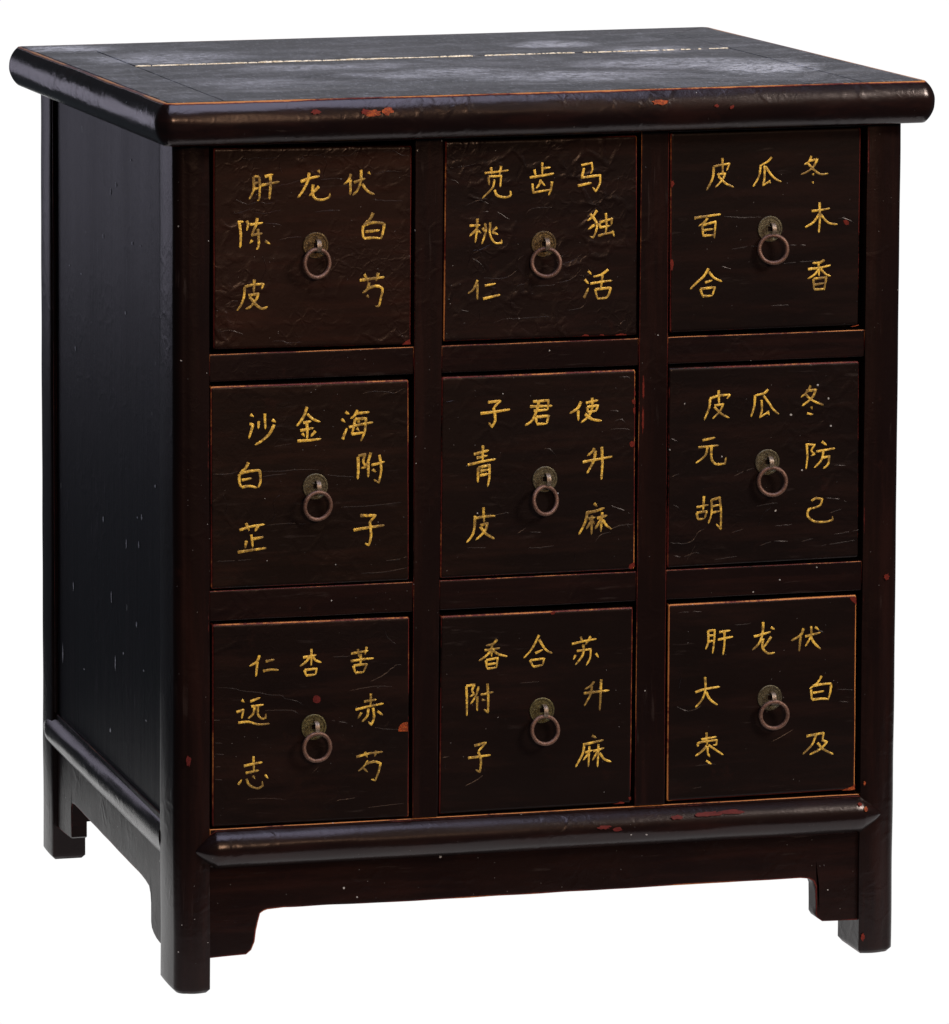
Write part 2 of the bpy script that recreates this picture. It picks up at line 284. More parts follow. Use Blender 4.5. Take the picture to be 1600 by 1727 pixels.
DRAWERS = [
 dict(c=(0.1330,0.6986),q=[[-954, 954], [957, 921], [953, -950], [-955, -926]],
  chars=[('伏','366,678 343,619 295,581;361,625 363,546 357,480;395,595 452,616 506,631;465,714 461,609 429,524 384,479;475,582 526,514 595,479;533,692 553,669'),
   ('龙','-118,620 -30,650 65,667;-37,703 -50,625 -97,534 -147,470;49,724 68,693;4,590 -5,518 24,458 92,446 153,467 163,506;58,571 11,524 -37,486'),
   ('肝','-570,678 -568,562 -611,471;-568,678 -514,663 -514,481 -535,458;-564,617 -519,629;-568,565 -519,576;-462,680 -381,698;-496,599 -321,627;-408,691 -408,570 -418,465'),
   ('白','581,308 552,250 500,212;486,192 481,133 489,69;489,192 575,216 691,205;691,203 677,127 657,58;507,132 643,141;493,69 575,74 657,64'),
   ('芍','453,-322 556,-312 692,-300;498,-264 535,-338;632,-258 610,-334;545,-345 526,-408 481,-442;535,-401 610,-381 672,-409 658,-495 638,-567 604,-570;522,-464 540,-488'),
   ('陈','-721,262 -665,265;-705,254 -692,145 -697,21;-635,272 -622,235 -635,180;-604,235 -479,249;-533,295 -550,220 -584,148;-591,137 -483,149;-527,193 -519,47 -541,-2;-581,89 -604,61;-456,78 -411,47'),
   ('皮','-654,-343 -564,-327 -473,-323 -492,-373;-654,-346 -661,-435 -685,-507 -728,-565;-562,-278 -568,-405;-618,-426 -523,-414 -543,-466 -597,-530 -645,-552;-604,-444 -543,-518 -489,-555 -432,-538')],
  cracks='-692,861 -611,848 -530,863 -489,846 -395,852 -314,859;-152,851 -77,839;10,860 85,868;187,867 227,856 363,856 417,900 471,901;675,879 770,883 852,841 934,834;-772,339 -678,355 -604,379 -557,371;-745,476 -624,426 -530,443 -422,426 -334,449;-557,351 -462,335 -368,352 -300,363;25,333 147,342 262,341;-334,588 -233,604 -125,634;78,634 214,640 282,630;-462,243 -368,233 -293,218;594,671 730,693 853,682;574,434 690,417 867,411;-327,81 -205,103 -104,102;-394,-867 -300,-864 -232,-887 -96,-881;-881,-757 -800,-747 -719,-770 -665,-791;105,857 132,777 105,699 119,633;-314,830 -321,765 -294,698;-489,-59 -449,-179 -503,-296;-894,-730 -881,-810;-840,-508 -759,-471 -719,-479',
  chips=[('R','864,-943 898,-912 942,-893 945,-943')]),
 dict(c=(0.3546,0.6993),q=[[-938, 943], [939, 946], [953, -949], [-952, -939]],
  chars=[('马','388,684 491,703 498,641 478,599;416,657 395,567 478,575 575,585 571,505 532,434 500,474;357,492 492,515'),
   ('齿','6,722 9,596;6,666 89,673;-71,658 -57,598;-114,583 -5,596 122,615;-7,561 -21,517 -52,479;-4,543 35,502;-89,526 -79,440 86,464;103,540 93,467 71,412'),
   ('苋','-554,640 -444,646 -321,659;-493,691 -485,625;-394,701 -410,622;-516,599 -510,523;-513,603 -393,609 -403,503;-461,577 -478,499 -574,406;-457,478 -430,424 -347,406 -301,424 -306,467'),
   ('独','545,253 508,201 453,157;480,222 543,134 537,54 510,-5 479,9;523,118 461,76;633,224 640,117 631,31;571,133 578,82;571,139 695,169 686,109;578,90 682,105;558,11 627,28 713,42;696,55 717,1'),
   ('活','463,-317 495,-351;429,-396 468,-440;423,-572 468,-477;660,-310 595,-355 512,-375;485,-438 595,-425 699,-416;605,-355 589,-495;534,-493 545,-547 562,-590;534,-493 686,-485 652,-570 558,-584'),
   ('桃','-700,148 -593,151;-623,212 -631,79 -643,-13;-637,106 -700,48;-623,105 -590,75;-549,169 -541,89 -581,-31;-572,124 -545,76;-497,174 -499,62 -455,-17 -386,-25 -389,11;-431,126 -480,81;-476,81 -421,56'),
   ('仁','-618,-366 -659,-451 -711,-489;-621,-399 -621,-472 -620,-552;-549,-422 -442,-405;-565,-545 -398,-513')],
  cracks='-897,697 -787,707 -691,717 -637,735;-896,591 -841,576 -800,548;-745,335 -608,383 -512,347;-580,276 -511,274;-429,272 -346,216 -312,195;-167,170 -140,249 -72,293 107,294;-496,-31 -592,-81 -661,-92 -701,-171 -728,-263;-674,-158 -591,-214 -550,-282;-563,-348 -398,-360 -316,-343 -234,-280 -221,-187 -166,-149;-287,-677 -288,-531 -233,-439 -150,-416;-68,-445 43,-442 139,-439;139,-419 263,-403 346,-353 401,-288;207,-241 317,-212 400,-155;-465,-777 -342,-742 -231,-746 -66,-738 86,-737;-603,-639 -603,-746 -671,-823;751,-875 792,-823 834,-797;-782,-646 -699,-662;265,-683 403,-662 458,-584;-184,715 -238,624 -224,530;145,851 214,902',
  chips=[('R','405,-932 426,-916 467,-923 474,-934'),('R','571,-932 592,-920 620,-926 624,-937'),('R','724,-938 779,-924 837,-929 846,-938')]),
 dict(c=(0.5757,0.7005),q=[[-949, 948], [947, 945], [942, -944], [-938, -950]],
  chars=[('冬','451,692 427,639 379,610;431,646 511,657 474,591 418,546 348,517;417,620 495,544 552,514 622,519;467,524 476,503;468,447 471,428'),
   ('瓜','56,691 18,652 -49,618;-52,621 -68,514 -127,416;-14,613 -13,499 -29,426 36,464;29,471 48,444;-3,603 54,524 103,479 157,454'),
   ('皮','-519,619 -443,633 -362,643 -389,577;-519,619 -526,515 -587,397;-432,699 -428,545;-481,543 -403,551 -431,492 -497,423;-470,527 -400,458 -315,417'),
   ('木','460,166 541,173 640,186;538,247 542,93 533,-44;535,133 475,57 396,14;549,133 624,52 719,31'),
   ('香','592,-305 547,-327 470,-332;428,-387 548,-378 656,-355;533,-330 541,-458;531,-397 492,-443 425,-479;555,-392 604,-440 657,-460;485,-483 491,-584;485,-483 612,-472 592,-595;491,-584 595,-581;496,-538 591,-527'),
   ('百','-706,137 -592,150 -443,165;-575,136 -603,96 -661,58;-626,57 -615,-41;-626,64 -494,97 -506,-61;-616,17 -514,27;-615,-33 -507,-31'),
   ('合','-560,-347 -608,-419 -677,-477 -739,-537;-557,-378 -503,-438 -426,-476;-593,-480 -521,-459;-638,-538 -616,-613;-638,-538 -495,-527 -522,-609;-616,-610 -522,-607')],
  cracks='-411,144 -229,124 -47,125;-338,-173 -170,-152 -58,-149;236,-152 405,-158;182,-325 336,-317 533,-310;725,87 796,84 881,41;59,-724 242,-724;-434,-331 -336,-361',
  chips=[('R','772,66 796,74 827,59 834,29 803,20 785,42'),('R','-940,494 -918,500 -906,467 -928,434 -940,448'),('R','-939,-253 -917,-247 -906,-281 -916,-352 -939,-354'),('O','861,-949 906,-946 940,-933 943,-944 906,-954')]),
 dict(c=(0.1305,0.4755),q=[[-962, 951], [954, 944], [964, -947], [-959, -946]],
  chars=[('海','338,675 375,654;301,610 335,579;311,419 331,469 354,524;454,690 426,638 386,611;431,658 572,666;433,605 413,506 395,464;433,605 538,607 526,488 488,396;372,531 474,550 608,569;461,586 481,559;447,520 474,493;399,464 515,475'),
   ('金','-33,739 -68,644 -132,561;-30,672 25,621 95,592;-70,589 8,602;-98,517 32,538;-36,597 -30,510 -32,431;-81,492 -57,462;49,507 4,458;-125,421 -16,423 104,432'),
   ('沙','-579,689 -545,666;-586,601 -553,591 -570,532 -593,464;-498,622 -502,549;-440,692 -434,546;-369,630 -333,606;-349,583 -396,498 -471,435 -534,400'),
   ('附','461,248 464,144 459,35;464,255 532,271 513,209 533,148 489,137;584,282 557,194 516,139;561,194 560,51;591,163 721,191;669,258 686,122 664,-5 615,25;602,125 632,95'),
   ('子','483,-310 633,-314 569,-381;576,-374 589,-488 579,-561 566,-594 529,-574;419,-445 572,-425 719,-411'),
   ('白','-597,238 -627,183 -674,151;-684,132 -684,59 -665,5;-681,138 -586,154 -484,162;-488,160 -482,50 -505,-4;-661,74 -563,87;-661,7 -586,15 -515,-4'),
   ('芷','-684,-397 -572,-368 -441,-353;-620,-332 -590,-406;-498,-354 -534,-415;-570,-444 -562,-505 -556,-565;-552,-485 -450,-472;-616,-500 -629,-571;-699,-605 -572,-591 -423,-577')],
  cracks='-938,142 -789,136 -694,159;-464,149 -288,142 -124,149 80,140;-464,96 -342,111 -233,113;148,91 284,72 421,59;-423,-364 -233,-353 -42,-367;501,841 583,858 719,853 815,836 883,867 925,878;556,833 542,740;-898,-683 -722,-684 -559,-678;298,-222 585,-221 887,-200;491,-858 724,-855 943,-825;-355,377 -179,397;-843,-54 -803,-162 -830,-254;-287,-77 -355,-141 -342,-261 -382,-339;737,-749 861,-741 943,-718',
  chips=[]),
 dict(c=(0.3528,0.4761),q=[[-951, 948], [953, 950], [960, -949], [-960, -950]],
  chars=[('使','416,679 379,616 303,570;386,596 389,498;462,664 582,685;473,626 483,569;476,626 582,635 559,576;483,575 562,585;524,710 524,624 497,545 414,477;455,560 525,507 618,489'),
   ('君','-58,696 94,704 88,612;-88,651 133,650;-50,609 88,614;0,691 -23,605 -70,516 -135,473;-32,548 -19,482;-29,549 98,556 75,478;-19,482 71,481'),
   ('子','-499,707 -379,716 -444,653;-444,655 -427,541 -457,473 -491,514;-571,604 -430,615 -282,632'),
   ('升','550,230 527,195 480,160;435,102 555,119 725,143;562,204 537,100 476,-10;621,240 628,83 619,-74'),
   ('麻','548,-297 579,-328;472,-384 559,-372 652,-346;482,-386 462,-475 400,-590;496,-443 562,-430;528,-411 525,-595;524,-464 473,-539;531,-465 555,-495;580,-440 680,-417;631,-385 616,-572;622,-448 560,-543;636,-456 671,-511 724,-551'),
   ('青','-634,219 -487,252;-545,301 -549,145;-607,184 -501,203;-693,121 -552,147 -418,166;-590,93 -595,-50;-590,90 -480,111 -482,-5 -499,-94;-572,56 -489,69;-572,16 -489,28'),
   ('皮','-632,-390 -535,-378 -422,-374;-621,-365 -625,-468 -645,-548 -703,-618;-539,-288 -532,-432;-570,-460 -498,-443 -524,-516 -610,-595;-569,-471 -514,-540 -428,-595')],
  cracks='-829,737 -911,723;698,584 788,573;677,578 706,483;747,481 817,492 859,450;706,402 804,405 901,394;711,-324 823,-369 907,-413 893,-467;727,-547 824,-518 936,-516;866,-506 908,-562;561,-668 616,-603 713,-580;-92,-693 19,-698 158,-684;-203,-554 -120,-504;786,896 883,892 912,837;56,241 111,238 181,155;-700,-666 -506,-675;-79,-546 32,-551;-439,-369 -287,-349;366,-754 353,-848',
  chips=[('R','892,266 913,286 941,277 949,250 930,227 902,233'),('R','913,669 934,681 952,666 947,632 924,638'),('R','890,-926 910,-893 952,-877 958,-918 918,-940'),('R','933,756 950,769 950,722 938,709'),('R','927,595 950,607 947,540 933,548')]),
 dict(c=(0.5761,0.4763),q=[[-952, 948], [946, 943], [961, -937], [-955, -953]],
  chars=[('冬','460,742 427,686 364,632;415,693 514,698 470,621 376,550;406,667 470,603 589,549;468,540 476,515;426,477 488,461'),
   ('瓜','35,721 -9,683 -96,670;-96,670 -101,565 -134,466;-30,623 -26,521 -45,457 37,503;28,513 49,475;-9,662 48,586 91,524 146,480'),
   ('皮','-544,654 -458,680 -346,685 -374,647;-542,653 -551,569 -599,454;-458,730 -453,603;-499,587 -412,597 -443,531 -518,460;-499,574 -428,504 -348,463'),
   ('防','425,186 434,57 421,-60;428,179 506,169 475,116 507,81 469,66;577,200 626,162;522,105 616,117 711,130;595,111 575,24 505,-50;575,42 655,55 642,-19 594,-61'),
   ('己','480,-368 523,-344 589,-356 562,-416 481,-441;481,-438 450,-456 445,-513 511,-566 624,-575 695,-560 690,-523'),
   ('元','-614,259 -489,280;-655,193 -552,198 -451,205;-563,192 -586,112 -679,43;-524,197 -523,83 -480,27 -389,27 -378,87'),
   ('胡','-595,-276 -602,-414;-668,-380 -547,-362;-668,-434 -651,-502;-665,-434 -564,-422 -588,-491;-651,-496 -588,-493;-519,-316 -518,-444 -551,-543;-519,-319 -439,-296 -424,-435 -425,-600 -472,-548;-511,-377 -439,-367;-515,-438 -438,-428')],
  cracks='-297,-96 -199,-59 -101,-29;-69,-396 43,-380 142,-371;30,-427 -26,-520 -67,-626;86,-403 16,-454;-930,288 -860,258;703,-35 816,-40;710,-701 795,-691 951,-671;386,-755 499,-732;-37,-777 103,-742 245,-749;-922,-711 -782,-724 -698,-694 -643,-615 -573,-591;-893,-834 -795,-852 -683,-816 -627,-832;-486,-893 -261,-869;621,-344 749,-363 834,-394;666,-495 778,-459;-320,-642 -193,-607;116,-594 285,-587;-913,-77 -843,-53;-897,-347 -840,-390 -868,-470;-766,-894 -697,-788 -670,-722;584,-804 768,-785 924,-765',
  chips=[]),
 dict(c=(0.1317,0.2500),q=[[-958, 963], [957, 947], [959, -960], [-959, -951]],
  chars=[('苦','389,637 552,657;453,678 461,605;538,694 522,622;382,565 494,577 607,583;480,627 478,527;409,520 429,446;412,523 541,530 508,455;429,451 508,455'),
   ('杏','-80,622 49,641;1,700 2,623 -2,540;-15,628 -53,579 -110,539;15,623 45,588 97,568;-67,503 -46,442;-64,503 52,511 40,451;-50,449 40,454'),
   ('仁','-500,663 -530,602 -598,566;-523,602 -527,542 -536,464;-442,602 -357,616;-466,512 -394,522 -316,515'),
   ('赤','513,173 635,187;580,246 578,125;431,100 564,126 704,146;557,106 543,33 493,-19;602,111 611,16 585,-53 557,-22;488,69 454,14;646,75 697,34'),
   ('芍','439,-352 565,-325 698,-316;524,-307 547,-363;634,-302 617,-358;554,-392 510,-450 459,-488;544,-421 613,-405 678,-425 657,-505 623,-587 587,-573;510,-464 551,-502'),
   ('远','-673,248 -647,224;-591,228 -493,262;-580,180 -459,193;-548,175 -561,115 -608,68;-516,186 -516,106 -482,61 -442,66 -439,106;-723,134 -657,153 -673,71;-707,32 -612,37 -516,8 -402,10'),
   ('志','-653,-382 -557,-365 -473,-355;-560,-294 -555,-438;-635,-450 -507,-431;-707,-558 -673,-510;-626,-506 -598,-567 -523,-601 -469,-580 -476,-536;-567,-479 -544,-512;-448,-475 -418,-512')],
  cracks='-924,376 -775,364 -653,331 -517,311 -408,284 -278,268 -258,241 -135,208 -80,169;207,613 371,612;577,361 700,415 824,503 879,507;619,-79 716,-100 853,-111;371,283 605,312 783,303;699,872 741,776 823,705;-626,-700 -407,-705 -243,-727;250,-760 442,-744;552,-844 910,-822;-938,67 -884,64;-932,-148 -857,-158;-932,-255 -843,-266;-932,-376 -871,-379;-932,-496 -857,-507;-448,136 -189,123 -121,79;194,10 358,-25;3,-491 71,-428',
  chips=[('D','16,227 29,254 59,258 87,238 91,203 70,183 36,184 18,201'),('O','848,-128 853,-85 878,-57 908,-42 940,-44 941,-134')]),
 dict(c=(0.3522,0.2496),q=[[-943, 942], [953, 942], [946, -939], [-955, -946]],
  chars=[('苏','346,630 460,651 588,668;432,696 456,638;532,694 481,616;395,560 533,572 526,488 489,417;460,620 454,519 382,428;384,522 361,480;583,529 610,488'),
   ('合','21,731 -20,650 -68,578 -129,517;22,688 85,591 152,550;-15,559 60,589;-68,494 -32,425;-65,494 74,503 58,441;-32,430 58,441'),
   ('香','-391,710 -429,669 -501,654;-514,610 -442,616 -363,626;-442,663 -445,548;-449,607 -497,558 -569,511;-431,602 -373,565 -290,541;-500,515 -490,433;-497,515 -384,532 -397,436;-490,433 -397,438;-483,473 -397,481'),
   ('升','570,259 532,217 477,190;467,150 589,158 717,167;546,217 533,136 472,28;637,276 633,131 625,-23'),
   ('麻','549,-262 594,-286;463,-345 564,-327 664,-309;473,-350 460,-430 388,-558;485,-421 560,-402;525,-360 516,-561;516,-433 464,-494;564,-411 672,-387;616,-347 607,-566;606,-420 558,-499;627,-432 677,-496 743,-522'),
   ('附','-692,275 -686,142 -686,-9;-692,277 -611,287 -634,234 -617,195 -655,172;-569,267 -599,178 -650,100;-583,173 -585,33;-551,185 -424,207;-485,290 -476,159 -478,14 -519,46;-540,137 -506,130'),
   ('子','-611,-299 -498,-277 -576,-359;-572,-361 -545,-446 -555,-557 -595,-532;-673,-415 -576,-407 -449,-396')],
  cracks='-922,-400 -853,-390;-700,-682 -589,-634 -520,-583;-164,278 31,282;-908,-428 -894,-509',
  chips=[('R','124,942 152,949 183,945 169,924 138,926'),('R','914,-876 937,-870 945,-898 925,-906'),('R','764,-933 834,-915 876,-920 869,-936')]),
 dict(c=(0.5765,0.2508),q=[[-945, 939], [942, 947], [950, -936], [-946, -952]],
  chars=[('伏','409,661 379,598 285,545;379,585 374,517 366,439;426,582 580,612;484,678 485,586 427,484;485,573 521,510 584,452;524,669 562,640'),
   ('龙','-90,604 -3,623 82,644;3,741 -3,630 -37,536 -103,475;81,687 119,662;5,582 -2,494 55,436 122,440;85,594 40,532 5,491'),
   ('肝','-546,683 -545,574 -571,504;-546,680 -480,686 -488,558 -501,460;-541,635 -489,636;-543,578 -488,585;-436,664 -325,675;-449,591 -296,614;-384,668 -383,553 -396,442'),
   ('白','596,192 554,126 474,72;491,65 499,-38;509,98 597,110 699,113;693,108 683,24 661,-46;509,30 621,43;502,-36 584,-29 662,-37'),
   ('及','450,-386 545,-373 623,-363 610,-431;545,-380 504,-474 414,-561;603,-431 657,-454 589,-519 481,-568;560,-456 618,-520 721,-576'),
   ('大','-670,94 -576,120 -425,137;-574,238 -569,113 -603,19 -668,-51;-561,92 -519,15 -445,-39'),
   ('枣','-605,-365 -452,-346;-555,-301 -548,-420;-637,-429 -625,-395 -449,-377 -455,-424 -489,-425;-550,-426 -599,-479 -664,-523;-533,-421 -472,-465 -384,-526;-543,-434 -539,-509;-539,-506 -518,-540;-556,-572 -503,-609')],
  cracks='-849,873 -610,869;-286,725 -173,726 -117,737;106,-419 205,-376 318,-314;-845,357 -816,247 -836,139;-855,-36 -757,-82 -672,-73 -602,-35;753,54 910,40;769,-63 911,-83;-668,-618 -457,-609;548,631 619,614;-694,-835 -596,-827',
  chips=[('R','868,935 899,945 933,938 938,869 911,887 888,907'),('O','814,-935 850,-919 899,-905 928,-896 943,-878 944,-930 893,-938')]),
]

# ------------------------------------------------------------------ cabinet carcase
H, T, W, D = 0.84, 0.0404, 0.709, 0.530
ZT = H - T

def leg(x_out, sx, y_out, sy, lw, ld, rr=.010, zb=0.0):
    # plan outline from inner-front round the outer corner to inner-side (local u inward x, v inward y)
    P = [(lw, 0.0, .35), (lw - .0012, -.0003, .5)]
    for k in range(1, 8):
        t = k / 8; u = lw - .0012 - (lw - .0012 - rr) * t
        P.append((u, -.0003 - .0019 * math.sin(math.pi * t), 0))
    for k in range(0, 11):
        a = math.radians(90 * k / 10); P.append((rr - rr * math.sin(a), rr - rr * math.cos(a), .18 if 3 < k < 7 else 0))
    for k in range(1, 7):
        t = k / 7; P.append((-.0008 * math.sin(math.pi * t), rr + (ld - .0012 - rr) * t, 0))
    P += [(0, ld - .0012, .3), (.0006, ld, .4), (lw * .5, ld, 0), (lw, ld, 0), (lw, ld * .5, 0), (lw, .002, .2)]
    zs = [0, .0012, .0025, .004, .007, .014] + [.014 + (ZT - .0005 - .014) * k / 60 for k in range(1, 61)]
    zs = [zb + z * (ZT - .0005 - zb) / zs[-1] for z in zs]
    secs = []; Wr = []
    cu = lw / 2; cv = ld / 2
    for z in zs:
        ins = max(0, (.004 - (z - zb))) * .8
        s_ = []
        for (u, v, w_) in P:
            uu = u + (cu - u) / cu * ins; vv = v + (cv - v) / cv * ins
            nz = noise.noise_vector(Vector((x_out * 7 + uu * 5, y_out * 5 + vv * 5, z * 14))) * .0005
            s_.append(Vector((x_out + sx * (uu + nz.x), y_out + sy * (vv + nz.y), z)))
            Wr.append(max(w_, .50 if z - zb < .004 else (.36 if z - zb < .009 else 0)))
        secs.append(s_)
    V, F = sweep(secs)
    return V, F, Wr

for (xo, sx, yo, sy, lw_, ld_, zb_) in ((0, 1, 0, 1, .0332, .056, -.0034), (W + .0034, -1, 0, 1, .0366, .050, -.0034), (-.0012, 1, D, -1, .0344, .050, 0.0), (W + .0034, -1, D, -1, .0366, .050, 0.0)):
    V, F, Wr = leg(xo, sx, yo, sy, lw_, ld_, zb=zb_)
    link('leg', V, F, M_POST, wear=Wr)

def part_box(name, box, mat, **k):
    V, F, Wr = rbox(*box, **k); return link(name, V, F, mat, wear=Wr)

# side panels, back, bottom, added dark sheet standing in for shade in the drawer gaps
part_box('side_panel', (.0046, .012, .0465, .483, .150, ZT - .0008), M_SIDE, r=.0008, sub=.03)
part_box('side_panel', (W - .012, W - .0046, .0465, .483, .150, ZT - .0008), M_SIDE, r=.0008, sub=.03)
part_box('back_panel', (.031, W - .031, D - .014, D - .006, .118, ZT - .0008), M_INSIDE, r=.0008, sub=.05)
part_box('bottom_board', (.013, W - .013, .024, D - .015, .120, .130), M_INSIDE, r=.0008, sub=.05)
part_box('gap_shade_sheet', (.031, W - .031, .045, .052, .131, ZT - .0015), M_INSIDE, r=.0008, sub=.05)  # added sheet, its near-black colour paints the shade in the gaps
# thin bead where each side panel meets the back leg
part_box('panel_bead', (.0005, .0040, D - .0535, D - .0505, .156, ZT - .001), M_POST, r=.0008, sub=.02, wearfn=lambda p: .75)

def xline(xa, xb):  # x at height z, linear from z=.79 (xa) to z=.155 (xb)
    return lambda z: xb + (xa - xb) * (z - .155) / (.79 - .155)
D1L, D1R, D2L, D2R = xline(.2310, .2303), xline(.2587, .2550), xline(.4516, .4497), xline(.4790, .4796)
def divider(L, R, wl, wr_):
    x0, x1 = 0.0, 0.027
    def wp(p):
        t = p.x / .027; return Vector((L(p.z) + (R(p.z) - L(p.z)) * t, p.y, p.z))
    V, F, Wr = rbox(x0, x1, .0, .024, .1535, ZT - .0005, r=.0011, sub=.012, warp=wp, wearfn=lambda p: (wl(p.z) if p.x < .0135 else wr_(p.z)) if p.y < .004 else 0)
    link('divider', V, F, M_POST, wear=Wr)
divider(D1L, D1R, lambda z: .95 if z < .38 else .62, lambda z: .35)
divider(D2L, D2R, lambda z: 1.0 if .36 < z < .58 else .85, lambda z: .72)

def fill_x(z):  # rail segments between legs and dividers
    return [(.0333, D1L(z) - .0001), (D1R(z) + .0001, D2L(z) - .0001), (D2R(z) + .0001, W - .0333)]
RAILS = [(.5762, .6020, (.95, .45)), (.3508, .3793, (.95, .45))]
for (z0, z1, (wt, wb)) in RAILS:
    for xa, xb in fill_x((z0 + z1) / 2):
        part_box('rail', (xa, xb, .0012, .024, z0, z1), M_RAIL, r=.0011, wearfn=lambda p, m=(z0 + z1) / 2, a=wt, b=wb: (a if p.z > m else b) if p.y < .004 else .1)
for xa, xb in fill_x(.797):
    part_box('top_rail', (xa, xb, .0008, .024, .7966, ZT - .0006), M_RAIL, r=.0006, wearfn=lambda p: .5)
part_box('bottom_rail', (.0333, W - .0333, .0012, .024, .1166, .1531), M_RAIL, r=.0012, wearfn=lambda p: 1.25 if p.z > .13 else .3)

# half-round mouldings with pointed ends lying over the legs
def moulding(length_axis, a0, a1, tip0, tip1, zc, hh, proud, base, sgn, mat, name='moulding', proudfn=None, zslope=lambda a: 0):
    secs = []; Wr = []; n = 18
    pos = [a0 + (a1 - a0) * t for t in ([0, .001] if not tip0 else [])]
    pos = []
    if tip0: pos += [a0 + tip0 * t for t in (0, .06, .15, .3, .45, .6, .75, .88, 1)]
    else: pos += [a0]
    s0 = pos[-1]; e0 = a1 - tip1; m = int((e0 - s0) / .008)
    pos += [s0 + (e0 - s0) * k / m for k in range(1, m + 1)]
    if tip1: pos += [a1 - tip1 * (1 - t) for t in (.12, .25, .4, .55, .7, .85, .94, 1)]
    for a in pos:
        s_ = 1.0
        if tip0 and a < a0 + tip0: s_ = (a - a0) / tip0
        if tip1 and a > a1 - tip1: s_ = (a1 - a) / tip1
        s_ = max(s_, .03); sz = min(1, .10 + .90 * s_ ** .75); sp = s_ ** .45
        sec = []
        pr = proud if proudfn is None else proudfn(a)
        for k in range(n + 1):
            th = math.pi * k / n
            fm = math.radians(66) * (1 - 2 * k / n); z = zc + zslope(a) + hh * math.sin(fm) / math.sin(math.radians(66)) * sz
            e = (math.cos(fm) - math.cos(math.radians(66))) / (1 - math.cos(math.radians(66)))
            nz = noise.noise(Vector((a * 11, k * .35, base * 40))) * .0006 + noise.noise(Vector((a * 45, k * .9, 3))) * .00014
            y = base - (pr + nz) * e * sp
            p = Vector((a, y, z)) if length_axis == 'x' else Vector(((y if sgn > 0 else W - y), a, z))
            sec.append(p); Wr.append(.55 if k in (0, n) else (.25 if k in (1, n - 1) else 0.0))
        b1, b2 = sec[-1].copy(), sec[0].copy()
        for b_ in (b1, b2):
            if length_axis == 'x': b_.y = base + .004
            else: b_.x = b_.x + (.004 if sgn > 0 else -.004)
            sec.append(b_); Wr.append(0)
        secs.append(sec)
    V, F = sweep(secs); return link(name, V, F, mat, wear=Wr, sharp=60)
FM = moulding('x', .0188, .6962, .0205, .0205, .1335, .0178, .0125, .0006, 1, M_MOLD)
moulding('y', .0565, .5290, 0, .030, .1335, .0178, 0, .0040, 1, M_MOLD, proudfn=lambda y: .0050 + .004 * min(1, max(0, (y - .07) / .25)), zslope=lambda a: .0)
moulding('y', .0565, .5290, 0, .030, .1335, .0178, .006, .0040, -1, M_MOLD)
# strips above the side mouldings
for sx in (1, -1):
    xa, xb = (.0022, .0100) if sx > 0 else (W - .0100, W - .0022)
    part_box('side_rail', (xa, xb, .0500, .4790, .1166, .1545), M_RAIL, r=.0009, wearfn=lambda p: .75 if p.z > .13 else 0)

# aprons with bracketed ends
def apron(outl, ztop, place, thick, name='apron', wk=.85):
    # outl: lower outline from one end to the other; refine with short segments
    pts = []
    for (a, b) in zip(outl[:-1], outl[1:]):
        n = max(1, int(math.hypot(b[0] - a[0], b[1] - a[1]) / .006))
        for k in range(n): pts.append((a[0] + (b[0] - a[0]) * k / n, a[1] + (b[1] - a[1]) * k / n))
    pts.append(outl[-1]); V = []; Wr = []; F = []; n = len(pts)
    def nrm(i):
        a = pts[max(0, i - 1)]; b = pts[min(n - 1, i + 1)]; d = Vector((b[0] - a[0], b[1] - a[1])).normalized(); return Vector((-d.y, d.x))
    rows = []
    for i, p in enumerate(pts):
        nn = nrm(i); row = []
        wob = noise.noise(Vector((p[0] * 30, p[1] * 30, 5))) * .0005
        for (ins, dep, w_) in ((0, thick, 0), (0, thick * .5, .2), (0, .0009, .7), (.0006, .0002, 1), (.0018, 0, .45), (.0034, 0, 0)):
            row.append((p[0] + nn.x * (ins + wob), p[1] + nn.y * (ins + wob), dep, w_ * wk))
        q = pts[i]; row.append((q[0], max(q[1] + .006, .5 * (q[1] + ztop)), 0, 0)); row.append((q[0], ztop, 0, 0)); row.append((q[0], ztop, thick, 0))
        rows.append(row)
    m = len(rows[0])
    for row in rows:
        for (a, z, dep, w_) in row: V.append(place(a, z, dep)); Wr.append(w_)
    for i in range(n - 1):
        for j in range(m): F.append((i * m + j, (i + 1) * m + j, (i + 1) * m + (j + 1) % m, i * m + (j + 1) % m))
    F.append(tuple(range(m))); F.append(tuple((n - 1) * m + j for j in range(m)))
    return link(name, V, F, M_APRON, wear=Wr, sharp=40)
front_outline = [(.0325, .0293), (.0560, .0303), (.0693, .0308), (.0743, .0348), (.0776, .0425), (.0790, .0529), (.0812, .062), (.0832, .0693), (.0865, .0714), (.0900, .0726), (.1058, .0740),
                 (.2341, .0729), (.4, .0731), (.5522, .0733), (.6180, .0731), (.6262, .0722), (.6310, .0695), (.6332, .0645), (.6334, .0500), (.6335, .0370), (.6360, .0330), (.6404, .0300), (.6560, .0296), (W - .0325, .0293)]
apron(front_outline, .1168, lambda a, z, d: Vector((a, .0030 + d, z)), .018)
side_outline = [(.0540, .0272), (.0700, .0270), (.0830, .0278), (.0927, .0300), (.1000, .0335), (.1028, .0390), (.1026, .0570), (.1050, .0660), (.1100, .0718), (.1230, .0738), (.1393, .0745), (.2600, .0756),
                (.3547, .0763), (.4060, .0768), (.4150, .0755), (.4165, .0700), (.4168, .0400), (.4200, .0380), (.4500, .0360), (.4825, .0342)]
apron(side_outline, .1168, lambda a, z, d: Vector((.0032 + d, a, z)), .016)
apron(side_outline, .1168, lambda a, z, d: Vector((W - .0032 - d, a, z)), .016)
